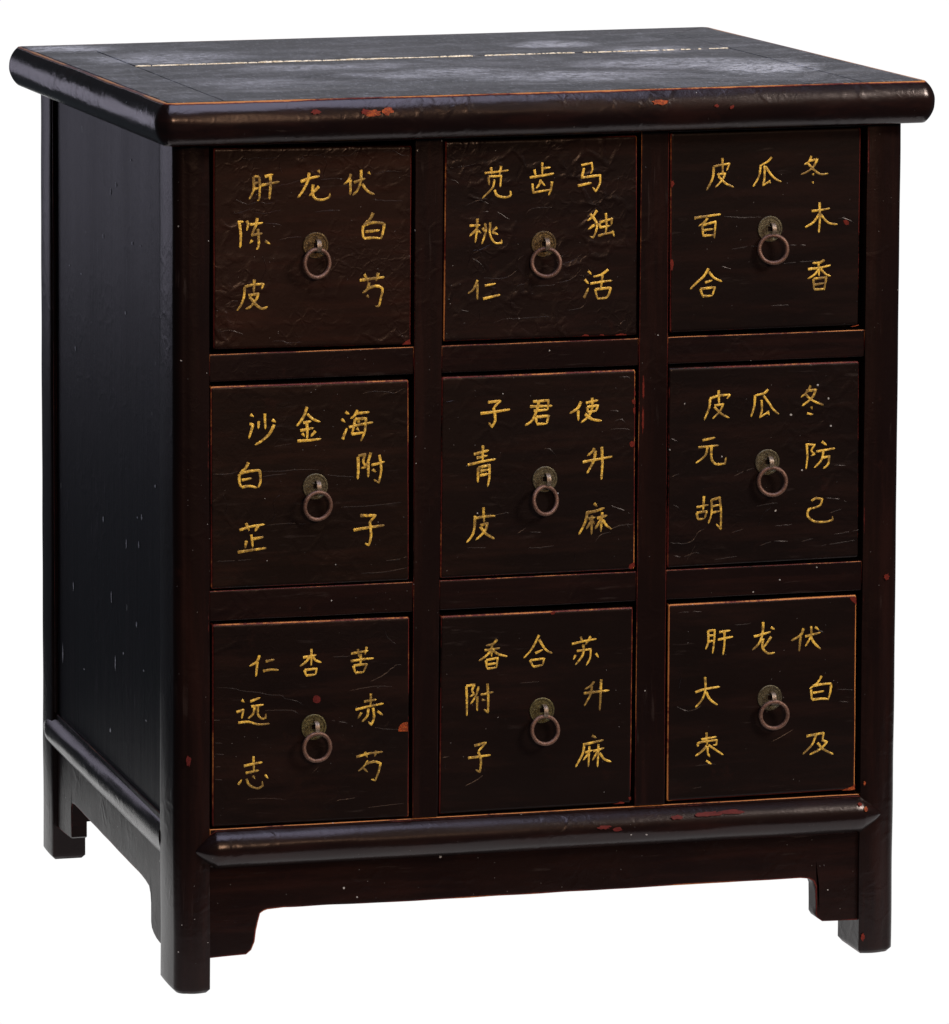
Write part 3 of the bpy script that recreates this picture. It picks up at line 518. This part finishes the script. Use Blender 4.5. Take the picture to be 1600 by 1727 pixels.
back_outline = [(.0325, .0293), (.0693, .0308), (.0790, .0529), (.0900, .0726), (.3, .073), (.6180, .0731), (.6334, .0600), (.6404, .0300), (W - .0325, .0293)]
apron(back_outline, .1168, lambda a, z, d: Vector((a, D - .0030 - d, z)), .014)

# ------------------------------------------------------------------ top board
FL, FR, BR, BL = Vector((-.0136, -.0205, 0)), Vector((.7280, -.0155, 0)), Vector((.7266, .5478, 0)), Vector((-.0220, .5385, 0))
def bull(s):
    """profile of the rounded edge, s 0 (top arris) .. 1 (bottom arris): outward offset, z"""
    hh_, sg_ = (T - .0008) / 2, .0094; Rr = (hh_ * hh_ + sg_ * sg_) / (2 * sg_); ph = math.asin(hh_ / Rr) * (1 - 2 * s)
    return Rr * math.cos(ph) - (Rr - sg_), H - .0003 - hh_ + Rr * math.sin(ph)
CR_ = .0065
corners = [FL, FR, BR, BL]
def inner(i):  # corner arc centre
    a, b, c = corners[i - 1], corners[i], corners[(i + 1) % 4]
    u = (a - b).normalized(); v = (c - b).normalized(); return b + (u + v) * CR_
def edge_piece(i):
    a, b = corners[i], corners[(i + 1) % 4]
    d = (b - a).normalized(); nrm_ = Vector((d.y, -d.x, 0))
    ca, cb = inner(i), inner((i + 1) % 4)
    st = []   # (centre, direction)
    pa = corners[i - 1]; da = (a - pa).normalized(); na = Vector((da.y, -da.x, 0))
    pb = corners[(i + 2) % 4]; db = (pb - b).normalized(); nb = Vector((db.y, -db.x, 0))
    for k in range(5): st.append((ca, (na.lerp(nrm_, .5 + .5 * k / 5)).normalized()))
    L = (cb - ca).length; m = int(L / .006)
    for k in range(m + 1): st.append((ca.lerp(cb, k / m), nrm_))
    for k in range(1, 6): st.append((cb, (nrm_.lerp(nb, .5 * k / 5)).normalized()))
    secs = []; Wr = []; n = 22
    for q, (c, dr) in enumerate(st):
        sec = []; endc = 0.0004 if q in (0, len(st) - 1) else 0
        for k in range(n + 1):
            off, zz = bull(k / n)
            p = c + dr * (CR_ + off - endc); 
            nn = noise.noise(Vector((p.x * 16, p.y * 16, k * .25))) * .0005 + noise.noise(Vector((p.x * 90, p.y * 90, k * .8))) * .00014 * (1.8 if k < 7 else .7)
            p = p + dr * nn * math.sin(math.pi * k / n); p.z = zz + (nn * .3 if 0 < k < n else 0); sec.append(p)
            Wr.append((1.18 if i in (0, 3) else .95) if k == 0 else (.55 if k == 1 else (.62 if k == n else (.0))))
        pt = c + dr * (CR_ - .0028); pt.z = H - .0003; pb_ = c - dr * .0; pb_.z = ZT + .0005
        ptt = c - dr * .0; ptt.z = H - .012
        sec2 = sec + [pb_, ptt, pt.copy()]; Wr += [0, 0, .95]
        secs.append(sec2)
    V, F = sweep(secs); return link('edge_moulding', V, F, M_EDGE, wear=Wr, sharp=60)
for i in range(4): edge_piece(i)
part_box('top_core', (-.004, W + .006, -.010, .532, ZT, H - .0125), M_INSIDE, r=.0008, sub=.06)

def lerp2(t, a, b): return a + (b - a) * t
INS = .0030
def quad_pt(u, v):   # u,v in 0..1 over the board
    f = FL.lerp(FR, u); g = BL.lerp(BR, u); p = f.lerp(g, v); c = (FL + FR + BL + BR) / 4
    return p
def plank(poly, name, zoff, sub=.010, grain='x'):
    """plank from a plan polygon: (x,y) list, built as inset rounded slab on a fine grid outline"""
    c = Vector((sum(p[0] for p in poly) / len(poly), sum(p[1] for p in poly) / len(poly)))
    pts = []
    for a, b in zip(poly, poly[1:] + poly[:1]):
        n = max(1, int(math.hypot(b[0] - a[0], b[1] - a[1]) / sub))
        for k in range(n): pts.append(Vector((a[0] + (b[0] - a[0]) * k / n, a[1] + (b[1] - a[1]) * k / n)))
    n = len(pts); V = []; Wr = []; F = []
    area_ = sum(pts[i].x * pts[(i + 1) % n].y - pts[(i + 1) % n].x * pts[i].y for i in range(n))
    sg = 1 if area_ > 0 else -1
    rings = [(0, -.0120, 0), (0, -.0010, .3), (.0003, -.0003, 1), (.0010, 0, .7), (.0025, 0, 0)]
    for (ins, dz, w_) in rings:
        for i in range(n):
            d1 = (pts[i] - pts[i - 1]).normalized(); d2 = (pts[(i + 1) % n] - pts[i]).normalized()
            m = Vector((-(d1.y + d2.y), d1.x + d2.x)) * sg; m = m.normalized() / max(.5, math.sqrt(max(.05, (1 + d1.dot(d2)) / 2)))
            p = pts[i] + m * ins
            wz = noise.noise(Vector((p.x * 6, p.y * 6, 2))) * .0002
            V.append(Vector((p.x, p.y, H + zoff + dz + wz))); Wr.append(w_ * .22)
    for r_ in range(len(rings) - 1):
        for i in range(n): F.append((r_ * n + i, r_ * n + (i + 1) % n, (r_ + 1) * n + (i + 1) % n, (r_ + 1) * n + i))
    F.append(tuple((len(rings) - 1) * n + i for i in range(n))); F.append(tuple(range(n - 1, -1, -1)))
    return link(name, V, F, M_TOP, wear=Wr, sharp=60)
fl = Vector((FL.x + INS, FL.y + INS)); fr = Vector((FR.x - INS, FR.y + INS)); br = Vector((BR.x - INS, BR.y - INS)); bl = Vector((BL.x + INS, BL.y - INS))
def on(a, b, x): t = (x - a.x) / (b.x - a.x); return a.y + (b.y - a.y) * t
XL, XR = .0430, .6655
g = .00022
yb = lambda x: .462 + .021 * (x - XL) / (XR - XL)
plank([(fl.x, fl.y), (XL - g, on(fl, fr, XL)), (XL - g, yb(XL)), (bl.x + .0004, bl.y - .0004)], 'end_board', .0002)
plank([(XR + g, on(fl, fr, XR)), (fr.x, fr.y), (br.x, br.y - .0006), (XR + g, yb(XR) - .0002)], 'end_board', .0001)
plank([(XL + g, yb(XL) + g), (XR + .0002, yb(XR) + g), (br.x - .0006, br.y), (bl.x + .0008, bl.y)], 'back_board', .0000)
crack = []
for k in range(64):
    t = k / 63; x = XL + .0006 + (XR - XL - .0012) * t
    crack.append((x, .3085 + .0165 * t + noise.noise(Vector((x * 22, 1, 4))) * .0016 + noise.noise(Vector((x * 140, 1, 4))) * .0006))
gap = [(.0009 + .0022 * max(0, noise.noise(Vector((x * 14, 8, 1))) + .35)) for x, y in crack]
plank([(XL + g, on(fl, fr, XL))] + [(XR - g, on(fl, fr, XR))] + [(x, y - w_) for (x, y), w_ in reversed(list(zip(crack, gap)))], 'plank', .0000, sub=.02)
plank([(x, y + w_) for (x, y), w_ in zip(crack, gap)] + [(XR - g, yb(XR) - g), (XL + g, yb(XL) - g)], 'plank', .0004, sub=.02)
# splintered pale lips along the open crack
V = []; F = []; Wr = []
random.seed(11)
N = 300; x0_, x1_ = crack[0][0], crack[-1][0]
def cy(x):
    t = (x - x0_) / (x1_ - x0_) * 63; k = min(62, int(t)); f = t - k; return crack[k][1] * (1 - f) + crack[k + 1][1] * f
x = x0_
while x < x1_ - .004:
    t_ = (x - x0_) / (x1_ - x0_)
    L = random.uniform(.004, .030) * (1 if t_ < .6 else .3); t = (x - x0_) / (x1_ - x0_)
    dens = .96 if t < .62 else (.9 if t < .8 else .8)
    if random.random() < dens:
        hgt = random.uniform(.0002, .0010) * (1.1 if .18 < t < .6 else .8) * (1 - .35 * t); n = max(3, int(L / .0015)); b0 = len(V)
        for k in range(n + 1):
            xx = x + L * k / n; e = math.sin(math.pi * min(1, max(0, k / n))) ** .35 * random.uniform(.6, 1.1)
            yy = cy(xx) + random.uniform(-.0005, .0005); wd = random.uniform(.0008, .0019)
            V += [Vector((xx, yy - wd, H - .003)), Vector((xx, yy - wd * .5, H + .0002 + hgt * e * .7)), Vector((xx, yy + wd * .6, H + .0004 + hgt * e)), Vector((xx, yy + wd, H - .003))]
        for k in range(n):
            for j in range(3):
                a = b0 + k * 4 + j; F.append((a, a + 4, a + 5, a + 1))
        F.append((b0, b0 + 1, b0 + 2, b0 + 3)); e_ = b0 + n * 4; F.append((e_ + 3, e_ + 2, e_ + 1, e_))
    x += L + random.uniform(0, .0012)
link('splintered_wood', V, F, M_CREAM, smooth=False)['kind'] = 'stuff'

# chips of red and orange undercoat on the curved edge and moulding
def chip_on(fn, cx, cs, rx, rs, mat, name='worn_patch', seed=0):
    random.seed(seed); n = 18; V = [fn(cx, cs)]; 
    for ring in (.55, 1.0):
        random.seed(seed)
        for k in range(n):
            a = 2 * math.pi * k / n; r_ = ring * (1 + random.uniform(-.28, .28)); V.append(fn(cx + rx * r_ * math.cos(a), cs + rs * r_ * math.sin(a)))
    F = [(0, 1 + k, 1 + (k + 1) % n) for k in range(n)] + [(1 + k, 1 + n + k, 1 + n + (k + 1) % n, 1 + (k + 1) % n) for k in range(n)]
    return link(name, V, F, mat)
def on_bull(x, s):
    off, zz = bull(s); y = FL.y + (FR.y - FL.y) * (x - FL.x) / (FR.x - FL.x)
    return Vector((x, y - off - .00045 * 1.4 * math.sin(math.pi * s) - .0004, zz + .0004 * math.cos(math.pi * s)))
def on_mold(x, s):
    fm = math.radians(66) * (1 - 2 * s); return Vector((x, .0006 - .0132 * (math.cos(fm) - .4067) / .5933 - .0005, .1335 + .0184 * math.sin(fm) / .9135))
for (x_, s_, rx, rs, m_, sd) in ((.1805, .36, .0075, .07, M_ORANGE, 1), (.1950, .33, .0050, .075, M_ORANGE, 2), (.1735, .33, .004, .06, M_RED, 7), (.4600, .32, .0075, .055, M_ORANGE, 3), (.1270, .30, .005, .05, M_RED, 9), (.5300, .46, .002, .04, M_RED, 4), (.5150, .42, .002, .03, M_RED, 5)):
    chip_on(on_bull, x_, s_, rx, rs, m_, seed=sd)
for (x_, s_, rx, rs, m_, sd) in ((.5200, .25, .013, .055, M_DARKRED, 12), (.5420, .23, .014, .05, M_DARKRED, 13), (.4880, .28, .006, .045, M_DARKRED, 14), (.4150, .40, .006, .04, M_DARKRED, 15), (.4280, .46, .005, .04, M_DARKRED, 18), (.6770, .33, .002, .05, M_ORANGE, 16), (.6720, .22, .002, .04, M_RED, 17)):
    chip_on(on_mold, x_, s_, rx, rs, m_, seed=sd)
def flat(y0): return lambda x, z: Vector((x, y0, z))
for (x_, z_, rx, rz, m_, sd) in ((.0120, .2200, .0026, .0048, M_DARKRED, 21), (.6990, .3640, .0026, .0028, M_RED, 22), (.6790, .1640, .0011, .0024, M_ORANGE, 23), (.6790, .0140, .0018, .0035, M_RED, 24), (.4552, .5560, .0009, .010, M_RED, 26), (.4549, .5250, .0009, .012, M_RED, 27)):
    yy = -.0027 if x_ < .03 or x_ > .675 else -.0003
    chip_on(flat(yy), x_, z_, rx, rz, m_, seed=sd)

# pale nicks and scratches on the left side panel
M_NICK = simple('scratched_lacquer', (.60, .57, .62), (.40, .38, .42), .45, 0, 300, .0003, c3=(.70, .68, .72), spec=.6)
for q, (y_, z_, h_) in enumerate([(0.2839, 0.6761, 0.004), (0.1712, 0.6843, 0.0028), (0.1401, 0.6857, 0.0015), (0.3981, 0.5467, 0.004), (0.1975, 0.6128, 0.003), (0.2334, 0.7327, 0.004), (0.3731, 0.626, 0.0015), (0.2545, 0.7235, 0.006), (0.4211, 0.628, 0.0015), (0.1756, 0.7639, 0.0015), (0.2863, 0.3937, 0.0055), (0.255, 0.3228, 0.01), (0.4555, 0.2221, 0.018), (0.1372, 0.4247, 0.005), (0.1531, 0.4211, 0.0016), (0.2398, 0.2599, 0.014), (0.1577, 0.3157, 0.005), (0.2081, 0.2764, 0.0022), (0.4095, 0.3015, 0.008), (0.0869, 0.4638, 0.0028), (0.1959, 0.387, 0.009), (0.1483, 0.3955, 0.005), (0.3657, 0.2257, 0.0015), (0.1304, 0.2767, 0.0018), (0.1222, 0.2299, 0.0016), (0.2603, 0.188, 0.004)]):
    chip_on(lambda a, b: Vector((.0040, a, b)), y_, z_, .0022 if h_ < .006 else .0016, h_ * .55, M_NICK, name='scratch', seed=50 + q)

# ------------------------------------------------------------------ drawers
def parse(s): return [[tuple(int(v) / 1e4 for v in p.split(',')) for p in st.split()] for st in s.split(';') if st]
def smooth_line(P, step=.0007):
    if len(P) == 2: pts = [P[0], ((P[0][0] + P[1][0]) / 2, (P[0][1] + P[1][1]) / 2), P[1]]
    else: pts = P
    Q = [Vector(p) for p in pts]; out = []
    for i in range(len(Q) - 1):
        p0 = Q[max(0, i - 1)]; p1 = Q[i]; p2 = Q[i + 1]; p3 = Q[min(len(Q) - 1, i + 2)]
        n = max(2, int((p2 - p1).length / step))
        # soften tangents at sharp turns
        t1 = (p2 - p0) * .5; t2 = (p3 - p1) * .5
        if 0 < i and (p1 - p0).normalized().dot((p2 - p1).normalized()) < .25: t1 = (p2 - p1) * .9
        if i + 2 < len(Q) and (p2 - p1).normalized().dot((p3 - p2).normalized()) < .25: t2 = (p2 - p1) * .9
        for k in range(n):
            t = k / n; t_2 = t * t; t_3 = t_2 * t
            out.append(p1 * (2 * t_3 - 3 * t_2 + 1) + t1 * (t_3 - 2 * t_2 + t) + p2 * (-2 * t_3 + 3 * t_2) + t2 * (t_3 - t_2))
    out.append(Q[-1]); return out

def stroke_mesh(P, wid, y0, hgt, V, F, rnd, taper=.35):
    L = smooth_line(P); n = len(L); b0 = len(V)
    tot = sum((L[i + 1] - L[i]).length for i in range(n - 1)); s_ = 0
    ph = rnd.uniform(0, 50)
    for i, p in enumerate(L):
        d = (L[min(n - 1, i + 1)] - L[max(0, i - 1)])
        d = d.normalized() if d.length > 1e-9 else Vector((1, 0)); m = Vector((-d.y, d.x))
        t = s_ / max(tot, 1e-6)
        if i < n - 1: s_ += (L[i + 1] - L[i]).length
        w_ = wid * (1.12 - taper * t) * (1 + .22 * noise.noise(Vector((ph + s_ * 500, 0, 0))) + .12 * noise.noise(Vector((ph + s_ * 1600, 3, 0))))
        e = min(1, (min(s_, tot - s_ + 1e-5) + .00012) / (wid * .55)); w_ *= math.sqrt(max(.08, 1 - (1 - e) ** 2))
        for (f, hh) in ((-.5, 0), (-.22, .8), (.22, 1), (.5, 0)):
            q = p + m * w_ * f; V.append(Vector((q.x, y0 - .00006 - hgt * hh * (.6 + .4 * e), q.y)))
    for i in range(n - 1):
        for j in range(3):
            a = b0 + i * 4 + j; F.append((a, a + 1, a + 5, a + 4))

def quadwarp(q):
    TL, TR, BR_, BL_ = [Vector(p) / 1e4 for p in q]
    return lambda u, v: (BL_.lerp(BR_, u)).lerp(TL.lerp(TR, u), v)

RW_ = .0019
RINGS = [((.1356, .7008), (.1351, .6848), 12), ((.3570, .6947), (.3570, .6779), -20), ((.5801, .7016), (.5810, .6830), -16), ((.1352, .4741), (.1357, .4569), 6),
         ((.3589, .4716), (.3572, .4527), 16), ((.5793, .4788), (.5819, .4613), -10), ((.1341, .2456), (.1353, .2279), 4), ((.3575, .2504), (.3583, .2329), 2), ((.5840, .2514), (.5858, .2361), -8)]
ORDER = ['top left', 'top middle', 'top right', 'middle left', 'centre', 'middle right', 'bottom left', 'bottom middle', 'bottom right']
# edge wear: top, right, bottom, left; lower rows' top wear also paints the bevel highlight
EDGEW = [(.5, .62, .55, .72), (.45, .62, .62, .95), (.4, .62, .45, .80), (.95, .85, .55, .78), (.95, 1.05, .55, .80), (.85, .62, .50, .85), (1.0, .80, .5, .80), (.98, .85, .6, .70), (.90, .78, .62, .88)]
DY = [.0022, .0022, .0022, .0010, .0010, .0012, .0014, .0014, .0010]

def torus(c, R_, r_, yaw, tilt, nu=56, nv=12, squash=1.0):
    V = []; F = []; M = Matrix.Rotation(math.radians(yaw), 3, 'Z') @ Matrix.Rotation(math.radians(tilt), 3, 'X')
    for i in range(nu):
        a = 2 * math.pi * i / nu; rr_ = r_ * (1 + .10 * noise.noise(Vector((math.cos(a) * 2 + c.x * 90, math.sin(a) * 2, c.z * 90))))
        Ro = R_ * (1 + .015 * noise.noise(Vector((math.cos(a) + c.x * 50, math.sin(a), c.z * 31))))
        for j in range(nv):
            b = 2 * math.pi * j / nv; p = Vector(((Ro + rr_ * math.cos(b)) * math.cos(a), rr_ * math.sin(b), (Ro + rr_ * math.cos(b)) * math.sin(a) * squash))
            V.append(c + M @ p)
    for i in range(nu):
        for j in range(nv):
            F.append((i * nv + j, i * nv + (j + 1) % nv, ((i + 1) % nu) * nv + (j + 1) % nv, ((i + 1) % nu) * nv + j))
    return V, F

def coin(c, R_, yf, rnd):
    """disc with raised rim, square hole and raised worn marks"""
    prof = [(0.0021, .0006), (.0023, .0011), (.0032, .0011), (.0035, .0007), (R_ * .82, .0007), (R_ * .86, .0012), (R_ * .96, .0012), (R_, .0008), (R_, 0)]
    nu = 48; V = []; F = []
    for i in range(nu):
        a = 2 * math.pi * i / nu
        for k, (r_, h) in enumerate(prof):
            sqr = 1.0
            if k < 4:   # square hole collar
                ca, sa = abs(math.cos(a)), abs(math.sin(a)); sqr = 1 / max(ca, sa)
            V.append(Vector((c[0] + r_ * sqr * math.cos(a), yf - h, c[1] + r_ * sqr * math.sin(a))))
    m = len(prof)
    for i in range(nu):
        for k in range(m - 1): F.append((i * m + k, i * m + k + 1, ((i + 1) % nu) * m + k + 1, ((i + 1) % nu) * m + k))
    # worn raised marks round the hole
    for (dx, dz) in ((0, 1), (0, -1), (1, 0), (-1, 0)):
        cx_, cz_ = c[0] + dx * R_ * .58, c[1] + dz * R_ * .58
        for q in range(7):
            hor = q % 2 == 0; ln = rnd.uniform(.0008, .0019); ox, oz = rnd.uniform(-.0011, .0011), rnd.uniform(-.0012, .0012)
            a = (cx_ + ox - (ln if hor else 0), cz_ + oz - (0 if hor else ln)); b = (cx_ + ox + (ln if hor else 0), cz_ + oz + (0 if hor else ln))
            w_ = .00022; b0 = len(V); d = Vector((b[0] - a[0], b[1] - a[1])).normalized(); mm = Vector((-d.y, d.x)) * w_
            for (pp, sg) in ((a, 1), (a, -1), (b, -1), (b, 1)):
                V.append(Vector((pp[0] + mm.x * sg * 1.6, yf - .00068, pp[1] + mm.y * sg * 1.6)))
            for (pp, sg) in ((a, 1), (a, -1), (b, -1), (b, 1)):
                V.append(Vector((pp[0] + mm.x * sg * .7, yf - .0010, pp[1] + mm.y * sg * .7)))
            F += [(b0 + 4, b0 + 5, b0 + 6, b0 + 7)] + [(b0 + t, b0 + (t + 1) % 4, b0 + 4 + (t + 1) % 4, b0 + 4 + t) for t in range(4)]
    return V, F

def staple(c, yf, R_, wd, th):
    V = []; F = []; secs = []
    for k in range(19):
        a = math.radians(100 - 200 * k / 18); dy, dz = math.cos(a), math.sin(a)
        y_, z_ = yf - .0035 - R_ * dy * .9, c[1] - .0005 + R_ * dz
        if k in (0, 18): y_ = yf + .001
        w2 = wd * (1 - .12 * abs(k - 9) / 9)
        o = [Vector((c[0] + .0006 - w2, y_ - th * dy, z_ + th * dz)), Vector((c[0] + .0006 + w2, y_ - th * dy, z_ + th * dz)), Vector((c[0] + .0006 + w2, y_ + th * dy, z_ - th * dz)), Vector((c[0] + .0006 - w2, y_ + th * dy, z_ - th * dz))]
        secs.append(o)
    return sweep(secs)

rnd = random.Random(5)
for i, d in enumerate(DRAWERS):
    cx_, cz_ = d['c']; yf = DY[i]; uv = quadwarp(d['q']); wT, wR, wB, wL = EDGEW[i]
    hw = .0955; 
    def wp(p, up=(.0004 if i < 3 else .0014), uv=uv, cx_=cx_, cz_=cz_):
        q = uv((p.x + hw) / (2 * hw), (p.z + hw) / (2 * hw)); return Vector((cx_ + q.x, p.y, cz_ + q.y + up * max(0, p.z) / hw))
    def wf(p, wT=wT, wR=wR, wB=wB, wL=wL, yf=yf):
        if p.y > yf + .006: return .15
        v = []
        if p.z > hw - .0022: v.append(wT)
        if p.z < -hw + .0022: v.append(wB)
        if p.x > hw - .0022: v.append(wR)
        if p.x < -hw + .0022: v.append(wL)
        return max(v) if v else 0
    V, F, Wr = rbox(-hw, hw, yf, yf + .020, -hw, hw, r=.0025, sub=.008, wearfn=wf, warp=wp, jit=.00012)
    # raised cracks in the lacquer
    for st in parse(d['cracks']):
        if len(st) < 2: continue
        L = smooth_line([(cx_ + a, cz_ + b) for a, b in st], .0016); n = len(L); b0 = len(V); ph = rnd.uniform(0, 60)
        for k, p in enumerate(L):
            dd = (L[min(n - 1, k + 1)] - L[max(0, k - 1)]).normalized(); m_ = Vector((-dd.y, dd.x))
            e = math.sin(math.pi * k / (n - 1)) ** .5 if 0 < k < n - 1 else .02
            jj = m_ * noise.noise(Vector((ph + k * .5, 2, 1))) * .0005
            w_ = .00062 * (.45 + .55 * e); hg = (.00020 + .00014 * noise.noise(Vector((ph + k * .35, 7, 1)))) * e
            for f, hh in ((-1, -.2), (0, 1), (1.7, -.2)):
                q = p + jj + m_ * w_ * f; V.append(Vector((q.x, yf - hg * hh - .00002 + (.0002 if hh < 0 else 0), q.y))); Wr.append(0)
        for k in range(n - 1):
            for j in range(2):
                a = b0 + k * 3 + j; F.append((a, a + 1, a + 4, a + 3))
    txt = ''.join(c for c, _ in d['chars'])
    dr = link('drawer', V, F, M_DRAW[i], wear=Wr, sharp=50, label='%s drawer, gold characters %s across the top, %s down the right and %s down the left' % (ORDER[i], txt[:3], txt[3:5], txt[5:]))
    for ch, s_ in d['chars']:
        V = []; F = []; r2 = random.Random(ord(ch) + i)
        for st in parse(s_):
            wd = .00240 if i in (0, 3, 4) else .00205
            stroke_mesh([(cx_ + a, cz_ + b) for a, b in st], wd * r2.uniform(.92, 1.12), yf, .00020, V, F, r2)
        link('character', V, F, M_GOLD, parent=dr, sharp=180)
    for kind, s_ in d['chips']:
        poly = parse(s_)[0]; n = len(poly); c = Vector((sum(p[0] for p in poly) / n, sum(p[1] for p in poly) / n)); pts = []
        for a, b in zip(poly, poly[1:] + poly[:1]):
            for t in (0, .33, .66):
                p = Vector((a[0] + (b[0] - a[0]) * t, a[1] + (b[1] - a[1]) * t)); j = noise.noise_vector(Vector((p.x * 900, p.y * 900, i))) * .0005; pts.append(Vector((p.x + j.x, p.y + j.y)))
        V = [Vector((cx_ + c.x, yf - .00028, cz_ + c.y))] + [Vector((cx_ + p.x, yf - .00026, cz_ + p.y)) for p in pts]
        m = len(pts); F = [(0, 1 + k, 1 + (k + 1) % m) for k in range(m)]
        link('worn_patch', V, F, {'R': M_RED, 'O': M_ORANGE, 'D': M_DARKRED}[kind], parent=dr)
    (px, pz), (rx_, rz_), yaw = RINGS[i]
    V, F = coin((px, pz), .0122, yf, rnd); link('coin_plate', V, F, M_BRASS[(0, 0, 1, 1, 1, 1, 2, 2, 1)[i]], parent=dr, sharp=30)
    V, F = staple((px + .0008, pz + .0002), yf, .0056, .0021, .0006); link('staple', V, F, M_STAPLE, parent=dr, sharp=40)
    V, F = torus(Vector((rx_, yf - .0072, rz_)), .0130, RW_, yaw, rnd.uniform(-9, 5)); link('ring_pull', V, F, M_IRON, parent=dr, sharp=180)
